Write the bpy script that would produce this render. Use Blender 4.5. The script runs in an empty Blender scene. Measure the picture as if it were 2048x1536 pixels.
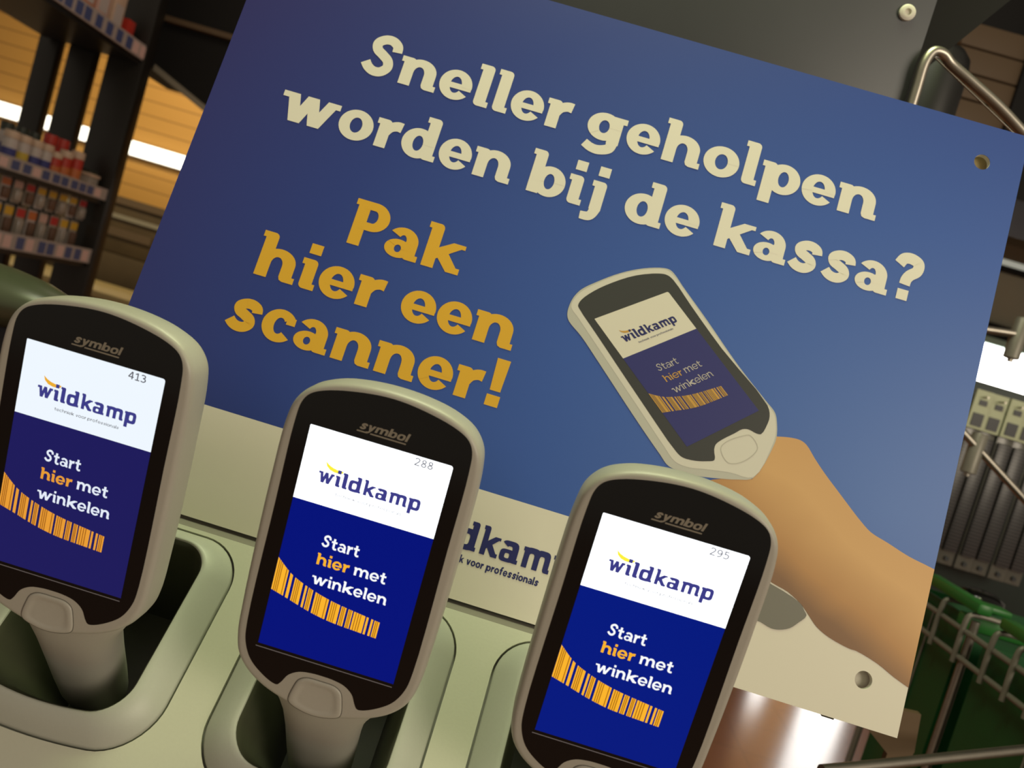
import bpy, bmesh, math, random
from mathutils import Vector, Matrix

random.seed(7)
S = bpy.context.scene
COL = S.collection

# ------------------------------------------------------------------ camera
cam_d = bpy.data.cameras.new('camera')
cam = bpy.data.objects.new('camera', cam_d)
COL.objects.link(cam)
R_, U_, B_ = (0.95657548, 0.05098846, 0.28699045), (-0.2893645, 0.04757532, 0.95603597), (0.03509314, -0.99756542, 0.06026363)
cam.matrix_world = Matrix(((R_[0], U_[0], B_[0], 0.0), (R_[1], U_[1], B_[1], 0.0), (R_[2], U_[2], B_[2], 1.35), (0, 0, 0, 1)))
cam_d.sensor_fit = 'HORIZONTAL'
cam_d.sensor_width = 36.0
cam_d.lens = 1649.9 / 2048 * 36.0
cam_d.clip_start = 0.01
cam_d.clip_end = 60
cam_d.dof.use_dof = True
cam_d.dof.focus_distance = 0.36
cam_d.dof.aperture_fstop = 15.0
S.camera = cam

# ------------------------------------------------------------------ world, lights, exposure
S.view_settings.view_transform = 'Standard'
S.view_settings.look = 'None'
S.view_settings.exposure = 0.0
S.view_settings.gamma = 1.0
wd = bpy.data.worlds.new('hall_light')
S.world = wd
wd.use_nodes = True
wd.node_tree.nodes['Background'].inputs[0].default_value = (1.0, 0.85, 0.66, 1)
wd.node_tree.nodes['Background'].inputs[1].default_value = 0.26

def area(name, loc, target, sx, sy, power, col):
    d = bpy.data.lights.new(name, 'AREA')
    d.shape = 'RECTANGLE'; d.size = sx; d.size_y = sy; d.energy = power; d.color = col
    o = bpy.data.objects.new(name, d); COL.objects.link(o)
    o.location = loc
    o.rotation_euler = (Vector(target) - Vector(loc)).to_track_quat('-Z', 'Y').to_euler()
    return o

area('overhead_lamp', (-0.02, 0.42, 2.2), (-0.02, 0.36, 1.2), 0.5, 0.30, 4.5, (0.82, 1.0, 0.42))
area('warm_fill', (1.5, -1.0, 1.9), (0.10, 0.45, 1.35), 0.9, 0.7, 20.0, (1.0, 0.87, 0.68))  # unseen warm fill from right front, placed so the sign gets more light
area('wall_wash_fill', (-2.7, 4.6, 2.9), (-3.0, 6.0, 1.9), 1.6, 0.2, 30.0, (1.0, 0.85, 0.55))  # unseen light added to brighten the boarded wall
area('shelf_lamp', (-0.6, 2.2, 2.9), (-1.8, 2.75, 1.5), 0.8, 0.3, 4.6, (1.0, 0.80, 0.62))
area('basket_fill', (-0.1, 0.5, 2.4), (0.6, 1.0, 1.1), 0.5, 0.3, 5.0, (1.0, 0.95, 0.8))  # added fill out of view, aimed low to lift the green baskets

# ------------------------------------------------------------------ materials
def mat(name, col, rough=0.5, metal=0.0, spec=0.5, emit=None, estr=0.0, noise=0.0, nscale=60.0, bump=0.0, coat=0.0):
    m = bpy.data.materials.new(name)
    m.use_nodes = True
    nt = m.node_tree
    b = nt.nodes['Principled BSDF']
    b.inputs['Base Color'].default_value = (*col, 1)
    b.inputs['Roughness'].default_value = rough
    b.inputs['Metallic'].default_value = metal
    b.inputs['Specular IOR Level'].default_value = spec
    b.inputs['Coat Weight'].default_value = coat
    if emit:
        b.inputs['Emission Color'].default_value = (*emit, 1)
        b.inputs['Emission Strength'].default_value = estr
    if noise or bump:
        tc = nt.nodes.new('ShaderNodeTexCoord')
        nz = nt.nodes.new('ShaderNodeTexNoise')
        nz.inputs['Scale'].default_value = nscale
        nz.inputs['Detail'].default_value = 3
        nt.links.new(tc.outputs['Object'], nz.inputs['Vector'])
        if noise:
            mx = nt.nodes.new('ShaderNodeMix'); mx.data_type = 'RGBA'
            mx.inputs[6].default_value = (*[c * (1 - noise) for c in col], 1)
            mx.inputs[7].default_value = (*[min(1, c * (1 + noise)) for c in col], 1)
            nt.links.new(nz.outputs['Fac'], mx.inputs[0])
            nt.links.new(mx.outputs[2], b.inputs['Base Color'])
        if bump:
            bp = nt.nodes.new('ShaderNodeBump')
            bp.inputs['Strength'].default_value = bump
            bp.inputs['Distance'].default_value = 0.0004
            nt.links.new(nz.outputs['Fac'], bp.inputs['Height'])
            nt.links.new(bp.outputs[0], b.inputs['Normal'])
    return m

M = {}
M['housing'] = mat('grey_plastic', (0.42, 0.405, 0.35), 0.42, noise=0.03, nscale=900, bump=0.08)
M['seam'] = mat('seam_dark', (0.12, 0.11, 0.09), 0.7)
M['glass'] = mat('black_glass', (0.006, 0.006, 0.006), 0.12, spec=0.35)
M['silkscreen'] = mat('grey_print', (0.25, 0.225, 0.175), 0.5)
M['trimline'] = mat('display_edge', (0.22, 0.22, 0.26), 0.3)
M['dock'] = mat('white_plastic', (0.52, 0.52, 0.42), 0.40, noise=0.03, nscale=700, bump=0.06)
M['rim'] = mat('grey_rim_plastic', (0.43, 0.44, 0.38), 0.42, noise=0.03, nscale=800, bump=0.05)
M['liner'] = mat('olive_black_plastic', (0.055, 0.058, 0.036), 0.28)
M['ledge'] = mat('grey_ledge_plastic', (0.20, 0.185, 0.16), 0.6)
M['inkwhite'] = mat('print_white', (0.88, 0.85, 0.74), 0.5)
M['inkyellow'] = mat('print_yellow', (0.83, 0.47, 0.035), 0.5)
M['inknavy'] = mat('print_navy', (0.018, 0.024, 0.15), 0.5)
M['darkmetal'] = mat('anthracite_sheet', (0.062, 0.065, 0.072), 0.42, metal=0.3, noise=0.12, nscale=14)
M['blackmetal'] = mat('black_sheet', (0.011, 0.0105, 0.010), 0.65, spec=0.25)
M['steel'] = mat('brushed_steel', (0.40, 0.37, 0.32), 0.38, metal=1.0, noise=0.12, nscale=120)
M['steeldull'] = mat('dull_wire', (0.24, 0.225, 0.19), 0.45, metal=0.3)
M['nylon'] = mat('white_nylon', (0.75, 0.72, 0.62), 0.5)
M['copper'] = mat('copper_ring', (0.75, 0.36, 0.22), 0.25, metal=1.0)
M['green'] = mat('green_plastic', (0.012, 0.085, 0.024), 0.35, noise=0.2, nscale=8)
M['greenlight'] = mat('green_handle', (0.022, 0.16, 0.025), 0.4)
M['beige'] = mat('beige_laminate', (0.46, 0.36, 0.16), 0.5)
M['brown'] = mat('dark_brown_board', (0.085, 0.055, 0.022), 0.6, noise=0.35, nscale=5)
M['browntrim'] = mat('brown_trim', (0.13, 0.085, 0.045), 0.6)
M['stripe'] = mat('pale_strap', (0.30, 0.27, 0.20), 0.5)
M['shelf'] = mat('black_shelving', (0.012, 0.010, 0.0075), 0.38, noise=0.2, nscale=10)
M['rail'] = mat('price_rail', (0.42, 0.35, 0.32), 0.4)
M['lblblue'] = mat('blue_ticket', (0.07, 0.09, 0.22), 0.5)
M['lblpink'] = mat('pale_ticket', (0.75, 0.50, 0.45), 0.5)
M['tubwhite'] = mat('tub_white', (0.55, 0.47, 0.44), 0.4)
M['tubcap'] = mat('tub_cap_beige', (0.62, 0.44, 0.32), 0.4)
M['tubdark'] = mat('tub_cap_dark', (0.03, 0.035, 0.025), 0.4)
M['tubblue'] = mat('tub_label_blue', (0.05, 0.05, 0.22), 0.5)
M['tubyellow'] = mat('tub_label_yellow', (0.65, 0.45, 0.06), 0.5)
M['tubred'] = mat('tub_red', (0.50, 0.035, 0.02), 0.4)
M['tubamber'] = mat('tub_amber', (0.60, 0.16, 0.04), 0.4)
M['bagclear'] = mat('clear_bag', (0.38, 0.32, 0.27), 0.3)
M['bagbrown'] = mat('brown_goods', (0.14, 0.07, 0.04), 0.5)
M['hdryellow'] = mat('yellow_card', (0.75, 0.42, 0.03), 0.5)
M['hdrred'] = mat('red_card', (0.55, 0.03, 0.025), 0.5)
M['hdrpink'] = mat('pink_card', (0.65, 0.40, 0.33), 0.5)
M['olivebody'] = mat('olive_black_cover', (0.075, 0.085, 0.050), 0.34)
M['lampglow'] = mat('tube_glow', (1, 1, 1), 0.5, emit=(1.0, 0.95, 0.80), estr=2.6)
M['window'] = mat('bright_pane', (1, 1, 1), 0.3, emit=(1.0, 0.98, 0.94), estr=6.0)
M['mint'] = mat('mint_strip', (0.42, 0.62, 0.52), 0.5)
M['greywall'] = mat('grey_panel', (0.40, 0.39, 0.30), 0.6)
M['whitetrim'] = mat('white_trim_glow', (0.85, 0.88, 0.80), 0.4, emit=(0.8, 0.9, 0.8), estr=0.25)  # faint glow put into the trim's own colour
M['orangeline'] = mat('ochre_line', (0.42, 0.19, 0.06), 0.5)
M['packheader'] = mat('pack_header', (0.46, 0.49, 0.30), 0.4)
M['packprint'] = mat('pack_print', (0.02, 0.022, 0.025), 0.4)
M['packedge'] = mat('pack_film', (0.13, 0.125, 0.11), 0.25)
M['tealdark'] = mat('dark_teal_board', (0.022, 0.036, 0.032), 0.4)
M['lampblack'] = mat('lamp_black', (0.005, 0.0048, 0.0045), 0.45)
M['ceil'] = mat('dark_ceiling', (0.02, 0.018, 0.016), 0.8)

def glow(name, col, k=1.0):
    return mat(name, (0.0, 0.0, 0.0), 0.12, spec=0.2, emit=col, estr=k)

def node_mat(name):
    m = bpy.data.materials.new(name); m.use_nodes = True
    nt = m.node_tree
    return m, nt, nt.nodes['Principled BSDF'], (lambda t: nt.nodes.new(t)), nt.links.new

# printed blue of the sign: artwork gradient plus the white strip along the bottom
m, nt, b, N, L = node_mat('sign_print')
tc = N('ShaderNodeTexCoord'); sep = N('ShaderNodeSeparateXYZ'); L(tc.outputs['Object'], sep.inputs[0])
sub = N('ShaderNodeVectorMath'); sub.operation = 'SUBTRACT'; sub.inputs[1].default_value = (0.190, -0.055, 0)
L(tc.outputs['Object'], sub.inputs[0])
mul = N('ShaderNodeVectorMath'); mul.operation = 'MULTIPLY'; mul.inputs[1].default_value = (1, 1.25, 0); L(sub.outputs[0], mul.inputs[0])
ln = N('ShaderNodeVectorMath'); ln.operation = 'LENGTH'; L(mul.outputs[0], ln.inputs[0])
mr = N('ShaderNodeMapRange'); mr.inputs['From Min'].default_value = 0.0; mr.inputs['From Max'].default_value = 0.46
L(ln.outputs['Value'], mr.inputs['Value'])
ramp = N('ShaderNodeValToRGB'); L(mr.outputs[0], ramp.inputs[0])
el = ramp.color_ramp.elements
el[0].position = 0.0; el[0].color = (0.082, 0.190, 0.56, 1)
el[1].position = 1.0; el[1].color = (0.031, 0.031, 0.18, 1)
e2 = ramp.color_ramp.elements.new(0.40); e2.color = (0.044, 0.118, 0.46, 1)
e3 = ramp.color_ramp.elements.new(0.72); e3.color = (0.025, 0.054, 0.29, 1)
st = N('ShaderNodeMath'); st.operation = 'LESS_THAN'; st.inputs[1].default_value = -0.1059; L(sep.outputs['Y'], st.inputs[0])
mx = N('ShaderNodeMix'); mx.data_type = 'RGBA'; L(st.outputs[0], mx.inputs[0]); L(ramp.outputs[0], mx.inputs[6])
mx.inputs[7].default_value = (0.80, 0.77, 0.66, 1)
fr = N('ShaderNodeMath'); fr.operation = 'GREATER_THAN'; fr.inputs[1].default_value = -0.0002; L(sep.outputs['Z'], fr.inputs[0])
mx2 = N('ShaderNodeMix'); mx2.data_type = 'RGBA'; L(fr.outputs[0], mx2.inputs[0]); mx2.inputs[6].default_value = (0.70, 0.68, 0.6, 1)
L(mx.outputs[2], mx2.inputs[7]); L(mx2.outputs[2], b.inputs['Base Color'])
b.inputs['Roughness'].default_value = 0.45
M['sign'] = m

# printed skin of the photographed arm on the sign
m, nt, b, N, L = node_mat('print_skin')
tc = N('ShaderNodeTexCoord'); dt = N('ShaderNodeVectorMath'); dt.operation = 'DOT_PRODUCT'
sub = N('ShaderNodeVectorMath'); sub.operation = 'SUBTRACT'; sub.inputs[1].default_value = (0.155, -0.113, 0); L(tc.outputs['Object'], sub.inputs[0])
dt.inputs[1].default_value = (0.45, 0.893, 0); L(sub.outputs[0], dt.inputs[0])
nz = N('ShaderNodeTexNoise'); nz.inputs['Scale'].default_value = 22; L(tc.outputs['Object'], nz.inputs['Vector'])
ad = N('ShaderNodeMath'); ad.operation = 'MULTIPLY_ADD'; ad.inputs[1].default_value = 0.016; L(nz.outputs['Fac'], ad.inputs[0]); L(dt.outputs['Value'], ad.inputs[2])
mr = N('ShaderNodeMapRange'); mr.inputs['From Min'].default_value = -0.012; mr.inputs['From Max'].default_value = 0.085; L(ad.outputs[0], mr.inputs['Value'])
ramp = N('ShaderNodeValToRGB'); L(mr.outputs[0], ramp.inputs[0])
el = ramp.color_ramp.elements
el[0].position = 0.0; el[0].color = (0.20, 0.105, 0.055, 1)
el[1].position = 1.0; el[1].color = (0.66, 0.37, 0.145, 1)
x = ramp.color_ramp.elements.new(0.22); x.color = (0.26, 0.140, 0.070, 1)
x = ramp.color_ramp.elements.new(0.36); x.color = (0.52, 0.275, 0.105, 1)
x = ramp.color_ramp.elements.new(0.62); x.color = (0.72, 0.43, 0.18, 1)
L(ramp.outputs[0], b.inputs['Base Color']); b.inputs['Roughness'].default_value = 0.5
M['skin'] = m
M['pcase'] = mat('print_case', (0.74, 0.72, 0.64), 0.5)
M['pside'] = mat('print_case_side', (0.56, 0.56, 0.50), 0.5)
M['pglass'] = mat('print_glass', (0.045, 0.048, 0.048), 0.5)
M['pblue'] = mat('print_screen_blue', (0.030, 0.034, 0.19), 0.5)
M['pwhite'] = mat('print_screen_white', (0.80, 0.77, 0.66), 0.5)
M['pgrey'] = mat('print_text_grey', (0.55, 0.52, 0.50), 0.5)
M['pamber'] = mat('print_amber', (0.66, 0.37, 0.07), 0.5)
M['pamberd'] = mat('print_amber_dark', (0.26, 0.17, 0.08), 0.5)
M['pgrip'] = mat('print_grip', (0.20, 0.195, 0.165), 0.5)
M['pbtnline'] = mat('print_button_line', (0.56, 0.54, 0.47), 0.5)

# horizontal boards on the far left wall
m, nt, b, N, L = node_mat('ochre_siding')
tc = N('ShaderNodeTexCoord'); sep = N('ShaderNodeSeparateXYZ'); L(tc.outputs['Object'], sep.inputs[0])
md = N('ShaderNodeMath'); md.operation = 'FRACT'
sc_ = N('ShaderNodeMath'); sc_.operation = 'MULTIPLY'; sc_.inputs[1].default_value = 1 / 0.105; L(sep.outputs['Z'], sc_.inputs[0]); L(sc_.outputs[0], md.inputs[0])
lt = N('ShaderNodeMath'); lt.operation = 'LESS_THAN'; lt.inputs[1].default_value = 0.10; L(md.outputs[0], lt.inputs[0])
mx = N('ShaderNodeMix'); mx.data_type = 'RGBA'; L(lt.outputs[0], mx.inputs[0])
mx.inputs[6].default_value = (0.60, 0.315, 0.070, 1); mx.inputs[7].default_value = (0.36, 0.18, 0.040, 1)
L(mx.outputs[2], b.inputs['Base Color']); b.inputs['Roughness'].default_value = 0.6
M['siding'] = m

# glossy red-brown tiles
m, nt, b, N, L = node_mat('terracotta_floor')
tc = N('ShaderNodeTexCoord'); br = N('ShaderNodeTexBrick'); L(tc.outputs['Object'], br.inputs['Vector'])
br.offset = 0.0
br.inputs['Scale'].default_value = 1.0; br.inputs['Brick Width'].default_value = 0.3; br.inputs['Row Height'].default_value = 0.3
br.inputs['Mortar Size'].default_value = 0.004
br.inputs['Color1'].default_value = (0.46, 0.20, 0.12, 1); br.inputs['Color2'].default_value = (0.43, 0.185, 0.11, 1); br.inputs['Mortar'].default_value = (0.36, 0.17, 0.11, 1)
L(br.outputs['Color'], b.inputs['Base Color']); b.inputs['Roughness'].default_value = 0.16; b.inputs['Specular IOR Level'].default_value = 0.8
M['floor'] = m

# ribbed bundle of ties in the hanging packs
m, nt, b, N, L = node_mat('ribbed_ties')
tc = N('ShaderNodeTexCoord'); wv = N('ShaderNodeTexWave'); wv.bands_direction = 'Z'; wv.inputs['Scale'].default_value = 60
L(tc.outputs['Object'], wv.inputs['Vector'])
ramp = N('ShaderNodeValToRGB'); L(wv.outputs['Fac'], ramp.inputs[0])
ramp.color_ramp.elements[0].color = (0.020, 0.019, 0.022, 1); ramp.color_ramp.elements[1].color = (0.075, 0.070, 0.072, 1)
L(ramp.outputs[0], b.inputs['Base Color']); b.inputs['Roughness'].default_value = 0.35
M['ribs'] = m

# ------------------------------------------------------------------ mesh helpers
class MB:
    def __init__(s): s.v = []; s.f = []
    def poly(s, pts):
        i = len(s.v); s.v += [tuple(p) for p in pts]; s.f.append(tuple(range(i, i + len(pts)))); return s
    def box(s, x0, x1, y0, y1, z0, z1):
        i = len(s.v)
        s.v += [(x, y, z) for z in (z0, z1) for y in (y0, y1) for x in (x0, x1)]
        for f in ((0, 2, 3, 1), (4, 5, 7, 6), (0, 1, 5, 4), (2, 6, 7, 3), (0, 4, 6, 2), (1, 3, 7, 5)):
            s.f.append(tuple(i + k for k in f))
        return s
    def loft(s, loops, cap0=True, cap1=True, ring=False):
        n = len(loops[0]); i = len(s.v)
        for lp in loops: s.v += [tuple(p) for p in lp]
        K = len(loops)
        for a in range(K if ring else K - 1):
            c = (a + 1) % K
            for k in range(n):
                k2 = (k + 1) % n
                s.f.append((i + a * n + k, i + a * n + k2, i + c * n + k2, i + c * n + k))
        if not ring:
            if cap0: s.f.append(tuple(i + k for k in reversed(range(n))))
            if cap1: s.f.append(tuple(i + (K - 1) * n + k for k in range(n)))
        return s
    def tube(s, pts, r, n=14):
        pts = [Vector(p) for p in pts]
        loops = []; up = None
        for k, p in enumerate(pts):
            t = (pts[min(k + 1, len(pts) - 1)] - pts[max(k - 1, 0)]).normalized()
            if up is None:
                up = t.orthogonal().normalized()
            up = (up - t * up.dot(t)).normalized()
            sd = t.cross(up)
            loops.append([p + (up * math.cos(a) + sd * math.sin(a)) * r for a in [2 * math.pi * j / n for j in range(n)]])
        return s.loft(loops)
    def build(s, name, mt, parent=None, smooth=None, bevel=0.0):
        me = bpy.data.meshes.new(name)
        me.from_pydata(s.v, [], s.f)
        bm = bmesh.new(); bm.from_mesh(me)
        if smooth is not None or bevel:
            bmesh.ops.recalc_face_normals(bm, faces=bm.faces)
        if bevel:
            bmesh.ops.bevel(bm, geom=list(bm.edges), offset=bevel, segments=2, affect='EDGES', profile=0.5)
        bm.to_mesh(me); bm.free()
        me.materials.append(mt if not isinstance(mt, str) else M[mt])
        if smooth is not None or bevel:
            me.polygons.foreach_set('use_smooth', [True] * len(me.polygons))
            me.set_sharp_from_angle(angle=math.radians(smooth or 35))
        o = bpy.data.objects.new(name, me); COL.objects.link(o)
        if parent: o.parent = parent
        return o

def tag(o, label, cat, group=None, kind=None):
    if label: o['label'] = label
    if cat: o['category'] = cat
    if group: o['group'] = group
    if kind: o['kind'] = kind
    return o

def thing(name, label, cat, loc=(0, 0, 0), group=None, mw=None):
    o = bpy.data.objects.new(name, None); COL.objects.link(o)
    o.empty_display_size = 0.02
    if mw is not None: o.matrix_world = mw
    else: o.location = loc
    return tag(o, label, cat, group)

def struct(name, mb, mt, smooth=None):
    o = mb.build(name, mt, smooth=smooth); o['kind'] = 'structure'; return o

def catmull(P, k=8, closed=False):
    n = len(P); out = []
    rng = n if closed else n - 1
    for i in range(rng):
        if closed: p0, p1, p2, p3 = P[(i - 1) % n], P[i], P[(i + 1) % n], P[(i + 2) % n]
        else: p0, p1, p2, p3 = P[max(i - 1, 0)], P[i], P[i + 1], P[min(i + 2, n - 1)]
        ds = [max(1e-9, math.dist(a, b) ** 0.5) for a, b in ((p0, p1), (p1, p2), (p2, p3))]
        if ds[0] < 1e-4: ds[0] = ds[1]
        if ds[2] < 1e-4: ds[2] = ds[1]
        for j in range(k):      # centripetal: no overshoot where the points crowd
            t = j / k
            cs = []
            for a, b, c, d in zip(p0, p1, p2, p3):
                m1 = ds[1] * ((b - a) / ds[0] - (c - a) / (ds[0] + ds[1]) + (c - b) / ds[1])
                m2 = ds[1] * ((c - b) / ds[1] - (d - b) / (ds[1] + ds[2]) + (d - c) / ds[2])
                cs.append(b + m1 * t + (3 * (c - b) - 2 * m1 - m2) * t * t + (2 * (b - c) + m1 + m2) * t ** 3)
            out.append(tuple(cs))
    if not closed: out.append(tuple(P[-1]))
    return out

def inset(loop, d):
    n = len(loop); out = []
    ar = sum(loop[i][0] * loop[(i + 1) % n][1] - loop[(i + 1) % n][0] * loop[i][1] for i in range(n))
    sg = 1 if ar > 0 else -1
    for i in range(n):
        ax, ay = loop[i - 1]; bx, by = loop[(i + 1) % n]
        tx, ty = bx - ax, by - ay; l = math.hypot(tx, ty) or 1
        out.append((loop[i][0] - sg * ty / l * d, loop[i][1] + sg * tx / l * d))
    return out

# ------------------------------------------------------------------ lettering: a slab alphabet drawn from strokes, x-height = 1
def sell(a, n):
    c, s_ = math.cos(a), math.sin(a)
    return math.copysign(abs(c) ** (2 / n), c), math.copysign(abs(s_) ** (2 / n), s_)

def ring(cx, cy, rx, ry, wx, wy, a0=0, a1=360, n=2.0, k=40):
    o, q = [], []
    for i in range(k + 1):
        a = math.radians(a0 + (a1 - a0) * i / k)
        x, y = sell(a, n); o.append((cx + rx * x, cy + ry * y))
        q.append((cx + (rx - wx) * x, cy + (ry - wy) * y))
    return [[o[i], o[i + 1], q[i + 1], q[i]] for i in range(k)]

def stroke(pts, w, k=8, w1=None, smooth=True):
    P = catmull(pts, k) if smooth and len(pts) > 2 else pts
    n = len(P); a, b_ = [], []
    for i, p in enumerate(P):
        q0, q1 = P[max(i - 1, 0)], P[min(i + 1, n - 1)]
        tx, ty = q1[0] - q0[0], q1[1] - q0[1]; l = math.hypot(tx, ty) or 1
        ww = (w + ((w1 if w1 is not None else w) - w) * i / (n - 1)) / 2
        a.append((p[0] - ty / l * ww, p[1] + tx / l * ww)); b_.append((p[0] + ty / l * ww, p[1] - tx / l * ww))
    return [[a[i], a[i + 1], b_[i + 1], b_[i]] for i in range(n - 1)]

def rrect(x0, y0, x1, y1, bl=0, br=0, tr=0, tl=0):
    out = []
    for cx, cy, r, a in ((x0 + bl, y0 + bl, bl, 180), (x1 - br, y0 + br, br, 270), (x1 - tr, y1 - tr, tr, 0), (x0 + tl, y1 - tl, tl, 90)):
        if r == 0: out.append((cx, cy)); continue
        for j in range(7):
            t = math.radians(a + 15 * j); out.append((cx + r * math.cos(t), cy + r * math.sin(t)))
    return [out]

def glyph(ch, s, h, f=0.09, n=2.0, A=1.5, C=1.55):
    th = 0.2 if f else 0.0
    rd = 0.14 if f else 0.0
    D = -0.43
    def stem(x, y0, y1, flag=True, foot=False, flagr=False):
        P = rrect(x, y0, x + s, y1, bl=rd if foot else 0, tr=rd if (flag and not flagr) else 0)
        if f and flag and not flagr: P += rrect(x - f, y1 - th, x + s / 2, y1)
        if f and flagr: P += rrect(x + s / 2, y1 - th, x + s + f, y1)
        if f and foot: P += rrect(x + s / 2, y0, x + s + f, y0 + th)
        return P
    gap = 0.36 + (0.39 - s)
    bx = 0.54; bw = s * 0.96
    def arch(x, x2, foot=True):
        rx, ry, cy = (x2 + s - x) * 0.46, 0.45, 0.58
        cx = x2 + s - rx
        P = [(x + s * 0.8, 0.60), (x + s * 0.8, 0.85)]
        for j in range(13):
            X, Y = sell(math.radians(125 - 125 * j / 12), n); P.append((cx + rx * X, cy + ry * Y))
        if foot and f: P += [(x2 + s, th), (x2 + s + f, th), (x2 + s + f, 0), (x2 + rd, 0), (x2 + rd * .3, rd * .3), (x2, rd)]
        else: P += [(x2 + s, 0), (x2, 0)]
        g = x2 - x - s; ri = 0.53 - h * 1.08
        for j in range(11):
            X, Y = sell(math.radians(180 * j / 10), n); P.append(((x + s + x2) / 2 + g / 2 * X, 0.5 + ri * Y))
        return [P]
    if ch == 'n': return stem(0, 0, 1) + arch(0, s + gap)
    if ch == 'h': return stem(0, 0, A) + arch(0, s + gap)
    if ch == 'm': return stem(0, 0, 1) + arch(0, s + gap * .9, False) + arch(s + gap * .9, 2 * s + 1.8 * gap)
    if ch == 'r': return stem(0, 0, 1) + stroke([(s * .6, .5), (s * .95, .74), (s + .2, .85), (s + .36, .84)], h * 1.15, w1=h * 1.35)
    if ch == 'i': return stem(0, 0, 1, foot=True) + rrect(.01, 1.18, s - .01, 1.18 + min(.34, s * .95))
    if ch == 'l': return stem(0, 0, A, foot=True)
    if ch == 'j': return stem(0, 0, 1) + stroke([(s / 2, .3), (s / 2, -.02), (s * .2, -.24), (-.22, -.28)], s, w1=h) + rrect(.01, 1.18, s - .01, 1.18 + min(.34, s * .95))
    if ch == 'o': return ring(.575, .5, .575, .54, bw, h * 1.04, n=n)
    if ch == 'e':
        return ring(.54, .5, .54, .54, bw * .94, h * .94, -4, 324, n=n) + rrect(.22, .5 - h * .50, 1.07, .5 + h * .26)
    if ch == 'c': return ring(.54, .5, .54, .54, bw, h * 1.04, 40, 318, n=n) + (rrect(.72, .60, 1.0, .84) if f else [])
    if ch == 'd': return ring(bx, .5, bx, .53, bw, h, n=n) + stem(1.08 - s + .04, 0, A, foot=True)
    if ch == 'b': return stem(0, 0, A) + ring(s * .2 + bx + .04, .5, bx, .53, bw, h, n=n)
    if ch == 'p': return stem(0, D, 1) + ring(s * .2 + bx + .04, .5, bx, .53, bw, h, n=n)
    if ch == 'g':
        x = 1.08 - s + .04
        return ring(bx, .54, bx, .49, bw, h, n=n) + rrect(x, 0, x + s, .98) + (rrect(x + s / 2, .98 - th, x + s + f * 1.3, .98) if f else []) \
            + stroke([(x + s / 2, .05), (x + s * .36, -.16), (.55, -.30), (.30, -.28), (.06, -.17)], s * .9, w1=h * 1.1)
    if ch == 'a':
        x = 1.0 - s
        return rrect(x, 0, x + s, .6, bl=rd) + ring(.5, .57, .5, .46, s * .97, h * .96, 0, 146, n=n) + ring(.42, .295, .42, .31, s * .8, h * .70, n=n) \
            + (rrect(x + s / 2, 0, x + s + f, th) if f else []) + []
    if ch in 'sS':
        k = 1 if ch == 's' else C
        w = (s + h) / 2 * 1.0
        sx = 1.0 if ch == 's' else 1.18
        P = [(.83, .66), (.80, .80), (.62, .895), (.42, .88), (.25, .76), (.29, .62), (.48, .52), (.66, .41), (.70, .26), (.55, .125), (.36, .105), (.19, .17), (.07, .28)]
        return stroke([(x * sx, y * k if k == 1 else (y * k * .99)) for x, y in P], w, k=5)
    if ch == 'k':
        return stem(0, 0, A) + [[(s * .6, .22), (s * .6, .62), (.80, 1.0), (1.20, 1.0), (1.20, 1.0 - th * .7), (1.08, 1.0 - th * .7)]] \
            + [[(s * .8, .52), (s * 1.5, .78), (1.08, th), (1.2, th), (1.2, 0), (.80, 0)]]
    if ch == 'P':
        return stem(0, 0, C) + ring(.56, C - .49, .52, .49, s * .97, h * 1.05, -90, 90, n=n) + rrect(s * .5, C - h * 1.05, .57, C) + rrect(s * .5, C - .98, .57, C - .98 + h * 1.05)
    if ch == 'w':
        P = []
        for a, b_ in (((.20, 1), (.46, 0)), ((.46, 0), (.86, 1)), ((.86, 1), (1.12, 0)), ((1.12, 0), (1.56, 1))):
            w = s * .5
            P.append([(a[0] - w, a[1]), (b_[0] - w, b_[1]), (b_[0] + w, b_[1]), (a[0] + w, a[1])])
        if f: P += rrect(-.06 - f, 1 - th, .3, 1.0) + rrect(1.45, 1 - th, 1.62 + s * .5, 1.0)
        return P
    if ch in 'vy':
        w = s * .5; dn = 0.0
        P = [[(.2 - w, 1), (.55 - w, 0), (.55 + w, 0), (.2 + w, 1)], [(.9 - w, 1), (.55 - w, 0), (.55 + w, 0), (.9 + w, 1)]]
        if ch == 'y': P += stroke([(.6, .12), (.45, -.2), (.3, -.33), (.05, -.34)], s * .8)
        if f: P += rrect(.1 - w - f, 1 - th, .3, 1) + rrect(.8, 1 - th, 1.0 + w + f, 1)
        return P
    if ch == 't': return rrect(.2, .2, .2 + s, 1.32) + rrect(0, 1 - h, .72, 1) + stroke([(.2 + s / 2, .35), (.24 + s / 2, .16), (.42 + s / 2, .09), (.60 + s / 2, .14)], s * .9, w1=h)
    if ch == 'f': return rrect(.2, 0, .2 + s, 1.2) + rrect(0, 1 - h, .68, 1) + stroke([(.2 + s / 2, 1.1), (.25 + s / 2, 1.32), (.45 + s / 2, 1.40), (.62 + s / 2, 1.38)], s * .9, w1=h)
    if ch == '?':
        return stroke([(.10, 1.12), (.22, 1.33), (.45, 1.38), (.70, 1.27), (.70, 1.03), (.50, .83), (.42, .68), (.40, .50)], s * .92, w1=s * .9) + rrect(.22, 0, .58, .34)
    if ch == '!': return [[(.03, 1.55), (.40, 1.55), (.36, .50), (.07, .50)]] + rrect(.03, 0, .40, .36)
    H = 1.4
    if ch == '1': return rrect(.3, 0, .3 + s, H) + stroke([(0, 1.1), (.4, H - s * .3)], s, smooth=False) + rrect(.0, 0, .75, s)
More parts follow.
